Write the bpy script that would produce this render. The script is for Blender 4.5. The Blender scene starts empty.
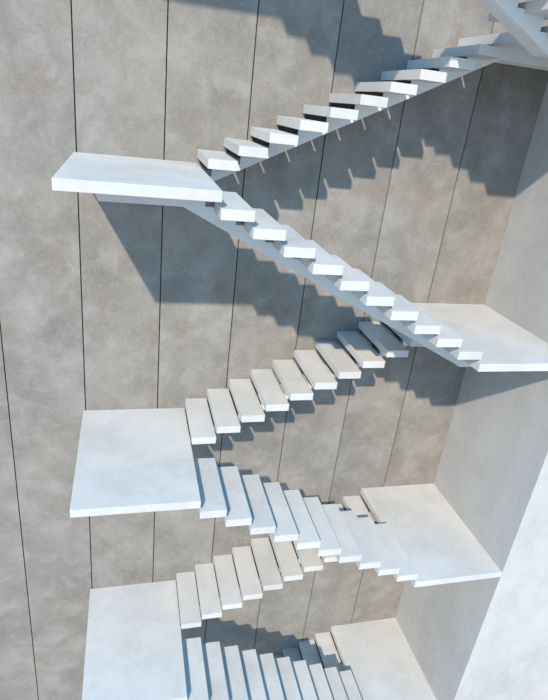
import bpy, bmesh, math
from mathutils import Vector
C = bpy.context.scene.collection

# ---------------------------------------------------------------- dimensions (metres)
R = 0.17            # rise
P = 0.3401          # going, which is also the width of a tread block
T = 0.1088          # thickness of blocks and slabs
X1 = 0.3915         # right edge of the left landings, first tread starts here
XL = -1.1385        # left end of the left landings
X11 = X1 + 10 * P   # left edge of the right landings
XW = 5.336          # right wall
BACK = (0.0, 1.115)         # depth range of the flights along the wall
FRONT = (1.131, 2.2472)     # depth range of the outer flights
D = 2.2472                  # landing depth
INS = 0.39                  # how far the carrying beam stands back from the block ends
NW, ND = 0.10, 0.24         # slot under each block
SOF = 0.25                  # landing beam soffit below the landing top
ZT, ZB = 6.2, -15.0         # wall top and ground
J0, JS = -2.18, 1.0726      # joint raster of the cast wall panels


# ---------------------------------------------------------------- materials
def nodes(name):
    m = bpy.data.materials.new(name); m.use_nodes = True
    nt = m.node_tree; b = nt.nodes['Principled BSDF']
    return m, nt, b

def N(nt, typ, **kw):
    n = nt.nodes.new(typ)
    for k, v in kw.items():
        if k.startswith('i_'):
            key = k[2:]
            n.inputs[int(key) if key.isdigit() else key.replace('_', ' ')].default_value = v
        else: setattr(n, k, v)
    return n

def ramp(nt, src, stops):
    r = nt.nodes.new('ShaderNodeValToRGB'); e = r.color_ramp.elements
    while len(e) < len(stops): e.new(0.5)
    for el, (p, c) in zip(e, stops):
        el.position = p; el.color = (c, c, c, 1) if isinstance(c, (int, float)) else (*c, 1)
    nt.links.new(src, r.inputs[0]); return r.outputs[0]

def mix(nt, a, b, fac, mode='MIX'):
    m = nt.nodes.new('ShaderNodeMix'); m.data_type = 'RGBA'; m.blend_type = mode
    L = nt.links
    for sock, v in ((m.inputs[6], a), (m.inputs[7], b), (m.inputs[0], fac)):
        if hasattr(v, 'is_linked'): L.new(v, sock)
        elif isinstance(v, (int, float)): sock.default_value = v
        else: sock.default_value = (*v, 1)
    return m.outputs[2]

def noise(nt, vec, w, scale, detail=6, rough=.6, dist=0.0, off=0.0):
    n = N(nt, 'ShaderNodeTexNoise', noise_dimensions='4D')
    n.inputs['Scale'].default_value = scale; n.inputs['Detail'].default_value = detail
    n.inputs['Roughness'].default_value = rough; n.inputs['Distortion'].default_value = dist
    nt.links.new(vec, n.inputs['Vector'])
    a = N(nt, 'ShaderNodeMath', operation='ADD'); nt.links.new(w, a.inputs[0]); a.inputs[1].default_value = off
    nt.links.new(a.outputs[0], n.inputs['W'])
    return n.outputs['Fac']

def concrete(name, base, pale, dark, stain, panels=False, amt=1.0, rough=.8, stretch=(1, 1, 1), bump=.25):
    m, nt, b = nodes(name); L = nt.links
    tc = N(nt, 'ShaderNodeTexCoord'); mp = N(nt, 'ShaderNodeMapping'); mp.inputs['Scale'].default_value = stretch
    L.new(tc.outputs['Object'], mp.inputs[0]); v = mp.outputs[0]
    if panels:
        s = N(nt, 'ShaderNodeSeparateXYZ'); L.new(tc.outputs['Object'], s.inputs[0])
        a = N(nt, 'ShaderNodeMath', operation='SUBTRACT'); L.new(s.outputs[0], a.inputs[0]); a.inputs[1].default_value = J0
        d = N(nt, 'ShaderNodeMath', operation='DIVIDE'); L.new(a.outputs[0], d.inputs[0]); d.inputs[1].default_value = JS
        f = N(nt, 'ShaderNodeMath', operation='FLOOR'); L.new(d.outputs[0], f.inputs[0])
        w = N(nt, 'ShaderNodeMath', operation='MULTIPLY'); L.new(f.outputs[0], w.inputs[0]); w.inputs[1].default_value = 3.7
        w = w.outputs[0]
    else:
        o = N(nt, 'ShaderNodeObjectInfo')
        w = N(nt, 'ShaderNodeMath', operation='MULTIPLY'); L.new(o.outputs['Random'], w.inputs[0]); w.inputs[1].default_value = 37.0
        w = w.outputs[0]
    cloud = noise(nt, v, w, .8, 7, .6, .4)
    mott = noise(nt, v, w, 2.6, 9, .62, .5, 5)
    fine = noise(nt, v, w, 26, 4, .7, .2, 9)
    spots = noise(nt, v, w, 2.0, 8, .62, .3, 17)
    vein = noise(nt, v, w, 4.2, 7, .6, .8, 23)
    c = mix(nt, dark, base, ramp(nt, cloud, [(.30, 0.0), (.62, 1.0)]))
    c = mix(nt, c, pale, ramp(nt, mott, [(.48, 0.0), (.74, .6 * amt)]))
    c = mix(nt, c, dark, ramp(nt, mott, [(.26, .55 * amt), (.46, 0.0)]))
    c = mix(nt, c, stain, ramp(nt, spots, [(.55, 0.0), (.72, .6 * amt)]))
    c = mix(nt, c, pale, ramp(nt, vein, [(.488, 0.0), (.50, .38 * amt), (.512, 0.0)]))
    f2 = ramp(nt, fine, [(.25, 1 - .12 * amt), (.75, 1.0)])
    c = mix(nt, c, f2, 1.0, 'MULTIPLY')
    L.new(c, b.inputs['Base Color'])
    b.inputs['Roughness'].default_value = rough
    b.inputs['Specular IOR Level'].default_value = .25
    bp = N(nt, 'ShaderNodeBump'); bp.inputs['Strength'].default_value = bump; bp.inputs['Distance'].default_value = .01
    L.new(vein, bp.inputs['Height']); L.new(bp.outputs[0], b.inputs['Normal'])
    return m

M_wall = concrete('wall_concrete', (.236, .220, .198), (.315, .302, .280), (.158, .146, .131), (.195, .142, .100), panels=True, amt=1.1)
M_side = concrete('side_concrete', (.44, .43, .412), (.49, .48, .462), (.36, .35, .335), (.39, .35, .305), amt=.85, stretch=(1, 1, .6))
M_slab = concrete('pale_concrete', (.52, .512, .50), (.58, .573, .56), (.42, .413, .40), (.44, .415, .38), amt=.8, rough=.6, bump=.08)
M_beam = concrete('beam_concrete', (.60, .585, .565), (.65, .635, .61), (.51, .50, .48), (.52, .49, .45), amt=.6, rough=.7, bump=.08)
M_groove = concrete('joint_concrete', (.16, .145, .13), (.2, .18, .16), (.12, .11, .1), (.14, .12, .1), amt=.4)
M_strip = concrete('shadow_gap_black', (.022, .022, .024), (.03, .03, .03), (.016, .016, .018), (.02, .02, .02), amt=.3)  # near-black colour standing in for the shade inside the slots
M_floor = concrete('ground_concrete', (.30, .29, .275), (.35, .34, .32), (.24, .23, .22), (.25, .23, .2), amt=.7)


# ---------------------------------------------------------------- mesh helpers
def box(bm, x0, x1, d0, d1, z0, z1):
    """box given by its x range, its distance range from the back wall and its z range"""
    v = [bm.verts.new((x, y, z)) for x in (x0, x1) for y in (-d1, -d0) for z in (z0, z1)]
    for f in ((0, 1, 3, 2), (4, 6, 7, 5), (0, 4, 5, 1), (2, 3, 7, 6), (0, 2, 6, 4), (1, 5, 7, 3)):
        bm.faces.new([v[i] for i in f])

def prism(bm, pts, d0, d1):
    """profile in x/z pulled through the distance range d0..d1"""
    a = [bm.verts.new((x, -d0, z)) for x, z in pts]; b = [bm.verts.new((x, -d1, z)) for x, z in pts]
    bm.faces.new(a); bm.faces.new(b[::-1])
    for i in range(len(pts)):
        j = (i + 1) % len(pts)
        bm.faces.new((a[i], b[i], b[j], a[j]))

def obj(name, bm, mat, parent=None, bevel=0):
    bmesh.ops.recalc_face_normals(bm, faces=bm.faces)
    if bevel:
        bmesh.ops.bevel(bm, geom=list(bm.edges), offset=bevel, segments=2, profile=.6, affect='EDGES')
    me = bpy.data.meshes.new(name); bm.to_mesh(me); bm.free()
    me.materials.append(mat)
    o = bpy.data.objects.new(name, me); C.objects.link(o); o.parent = parent
    return o

def thing(name, loc, label, cat, group=None):
    o = bpy.data.objects.new(name, None); C.objects.link(o); o.location = loc
    o['label'] = label; o['category'] = cat
    if group: o['group'] = group
    return o

def struct(name, bm, mat, bevel=0):
    o = obj(name, bm, mat, None, bevel); o['kind'] = 'structure'; return o


# ---------------------------------------------------------------- the setting
bm = bmesh.new()
G = .008
for k in range(-4, 7):
    x0, x1 = J0 + k * JS + G, J0 + (k + 1) * JS - G
    if k == 6: x1 = XW
    box(bm, x0, x1, -.06, 0, ZB, ZT)
w = struct('wall_back', bm, M_wall)
box_bm = bmesh.new(); box(box_bm, J0 - 4 * JS, XW + 4, -.45, -.06, ZB, ZT)
g = obj('panel_backing', box_bm, M_groove, w)
bm = bmesh.new(); box(bm, XW, XW + 4, -.06, 2.25, ZB, ZT)
struct('wall_right', bm, M_side)
bm = bmesh.new(); box(bm, -14, 16, -.45, 16, ZB - .3, ZB)
struct('floor', bm, M_floor)


# ---------------------------------------------------------------- stair parts
def tread_bm(dep):
    """one solid block, origin at its lower left end nearest the wall"""
    bm = bmesh.new(); g = .0008
    box(bm, g, P - g, .001, dep[1] - dep[0] - .001, 0, T)
    bmesh.ops.recalc_face_normals(bm, faces=bm.faces)
    bmesh.ops.bevel(bm, geom=list(bm.edges), offset=.0035, segments=2, profile=.6, affect='EDGES')
    return bm

def strip_bm():  # two bars added to blacken the open slot, no real part
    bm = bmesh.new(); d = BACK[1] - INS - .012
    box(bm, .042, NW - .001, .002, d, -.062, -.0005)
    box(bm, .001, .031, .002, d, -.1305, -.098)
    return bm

def beam_range(dep): return (dep[0] + INS, dep[1] - INS) if dep is BACK else (1.56, 1.80)

def back_stringer_bm():
    """rises to the right; local origin at (X1, wall, landing level)"""
    top = []
    for n in range(1, 11):
        x = (n - 1) * P; z = n * R
        top += [(x, z - ND), (x + NW, z - ND), (x + NW, z - T), (x + P, z - T)]
    pts = [(0, -.19)] + top + [(10 * P, 10 * R - .19)]
    bm = bmesh.new(); prism(bm, pts, *beam_range(BACK)); return bm

def front_stringer_bm():
    """falls to the right; local origin at (X1, wall, landing level)"""
    top = []
    for n in range(1, 11):
        x = (n - 1) * P; z = -n * R
        top += [(x, z - T), (x + P - NW, z - T), (x + P - NW, z - ND), (x + P, z - ND)]
    pts = [(0, -.418)] + top + [(10 * P, -.405 - 10 * R)]
    bm = bmesh.new(); prism(bm, pts, *beam_range(FRONT)); return bm

def flight(kind, level, label, group):
    dep = BACK if kind == 'back' else FRONT
    s = 1 if kind == 'back' else -1
    root = thing('stair_flight', (X1, 0, level * R), label, 'stairs', group)
    obj('stringer', (back_stringer_bm if s > 0 else front_stringer_bm)(), M_beam, root)
    for n in range(1, 11):
        if n == 1: t = t0 = obj('tread', tread_bm(dep), M_slab, root)
        else: t = t0.copy(); C.objects.link(t); t.parent = root
        t.location = ((n - 1) * P, -dep[0], s * n * R - T)
    for n in range(1, 11) if s > 0 else ():                     # near-black strip added so the slot below each block reads as deep shade
        if n == 1: k = k0 = obj('shadow_gap_strip', strip_bm(), M_strip, root)
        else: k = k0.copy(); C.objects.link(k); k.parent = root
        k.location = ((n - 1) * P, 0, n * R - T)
    return root

def copy_tree(root, level, label):
    r = root.copy(); C.objects.link(r); r.location.z = level * R; r['label'] = label
    for ch in list(root.children):
        c = ch.copy(); C.objects.link(c); c.parent = r
    return r

def left_landing(level, label, group):
    root = thing('stair_landing', (X1, 0, level * R), label, 'landing', group)
    bm = bmesh.new(); box(bm, XL - X1, -.0008, .001, D, -T, 0); obj('slab', bm, M_slab, root, .004)
    bm = bmesh.new()                                            # beam of the wall-side flight
    prism(bm, [(-1.226, -T), (-1.162, -SOF), (-.12, -SOF), (0, -.19), (0, -T)], *beam_range(BACK))
    obj('support_beam', bm, M_beam, root)
    bm = bmesh.new()                                            # beam of the outer flight
    prism(bm, [(-1.226, -T), (-1.162, -.256), (-.325, -.256), (0, -.418), (0, -ND), (-NW, -ND), (-NW, -T)], *beam_range(FRONT))
    obj('support_beam', bm, M_beam, root)
    return root

def right_landing(level, label, group):
    root = thing('stair_landing', (X11, 0, level * R), label, 'landing', group)
    e = XW - X11 - .001
    bm = bmesh.new(); box(bm, .0008, e, .001, D, -T, 0); obj('slab', bm, M_slab, root, .004)
    bm = bmesh.new()
    prism(bm, [(0, -.36), (0, -ND), (NW, -ND), (NW, -T), (e, -T), (e, -SOF), (.22, -SOF)], *beam_range(BACK))
    obj('support_beam', bm, M_beam, root)
    bm = bmesh.new()
    prism(bm, [(0, -.235), (0, -T), (e, -T), (e, -.265), (.06, -.265)], *beam_range(FRONT))
    obj('support_beam', bm, M_beam, root)
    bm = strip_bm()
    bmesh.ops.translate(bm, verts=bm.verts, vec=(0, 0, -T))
    obj('shadow_gap_strip', bm, M_strip, root)  # added bar, paints the slot under the landing edge as dark shade
    return root

GL, GR, GB, GF = 'landings on the left', 'landings against the right wall', 'flights along the wall', 'outer flights'
a = left_landing(22, 'pale concrete landing above the picture, casting the shadow at the top left', GL)
copy_tree(a, 0, 'topmost pale left landing, seen nearly edge-on, with shadow falling below it on the wall')
copy_tree(a, -22, 'middle left landing slab, seen fully from above, halfway down the wall')
copy_tree(a, -44, 'lowest left landing slab, cut off by the bottom edge of the photo')
a = right_landing(11, 'highest right landing in the top right corner, seen from below in shade', GR)
copy_tree(a, -11, 'right landing at mid height whose front edge runs out of the right side')
copy_tree(a, -33, 'right landing whose front corner touches the bright end of the right wall')
copy_tree(a, -55, 'lowest right landing at the bottom edge of the photo')
a = flight('back', 0, 'topmost wall-side flight climbing right from the highest left landing', GB)
copy_tree(a, -22, 'wall-side flight climbing right from the middle left landing, its top treads in shade')
copy_tree(a, -44, 'wall-side flight climbing right from the lowest left landing, its top behind the outer flight')
copy_tree(a, -66, 'lowest wall-side flight, only its last blue-shaded treads showing beside the lowest right landing')
a = flight('front', 22, 'flight crossing the top right corner, its underside and side seen from below', GF)
copy_tree(a, 0, 'outer flight descending right from the highest left landing, its slanted stringer showing')
copy_tree(a, -22, 'outer flight descending right from the middle left landing to the right landing')
copy_tree(a, -44, 'lowest outer flight, descending from the lowest left landing and cut by the bottom edge')

# ---------------------------------------------------------------- light
wd = bpy.data.worlds.new('sky'); bpy.context.scene.world = wd; wd.use_nodes = True
nt = wd.node_tree; bg = nt.nodes['Background']
tc = nt.nodes.new('ShaderNodeTexCoord'); sp = nt.nodes.new('ShaderNodeSeparateXYZ'); nt.links.new(tc.outputs['Generated'], sp.inputs[0])
c = ramp(nt, sp.outputs[2], [(.0, (.36, .42, .48)), (.12, (.25, .41, .61)), (.45, (.11, .42, .74)), (1.0, (.05, .36, .78))])
nt.links.new(c, bg.inputs[0]); bg.inputs[1].default_value = 2.5
sun = bpy.data.lights.new('sun', 'SUN'); sun.energy = 5.9; sun.angle = math.radians(1.1); sun.color = (1.0, .875, .715)
so = bpy.data.objects.new('sun', sun); C.objects.link(so)
so.rotation_euler = Vector((1.04, 2.247, -1.87)).to_track_quat('-Z', 'Y').to_euler(); so.location = (-4, -9, 9)

# ---------------------------------------------------------------- camera
f, cx, cy = 545.0, 272.36, 349.94
cam = bpy.data.cameras.new('camera'); co = bpy.data.objects.new('camera', cam); C.objects.link(co)
cam.sensor_fit = 'VERTICAL'; cam.sensor_height = 36; cam.lens = f / 700 * 36
cam.shift_x = (274 - cx) / 700; cam.shift_y = (cy - 350) / 700
co.location = (-.48236, -7.56689, .79607); co.rotation_euler = (1.1485, -.10902, -.23522)
cam.clip_end = 200
S = bpy.context.scene; S.camera = co
S.view_settings.view_transform = 'Standard'; S.view_settings.look = 'None'
S.view_settings.exposure = 0; S.view_settings.gamma = 1
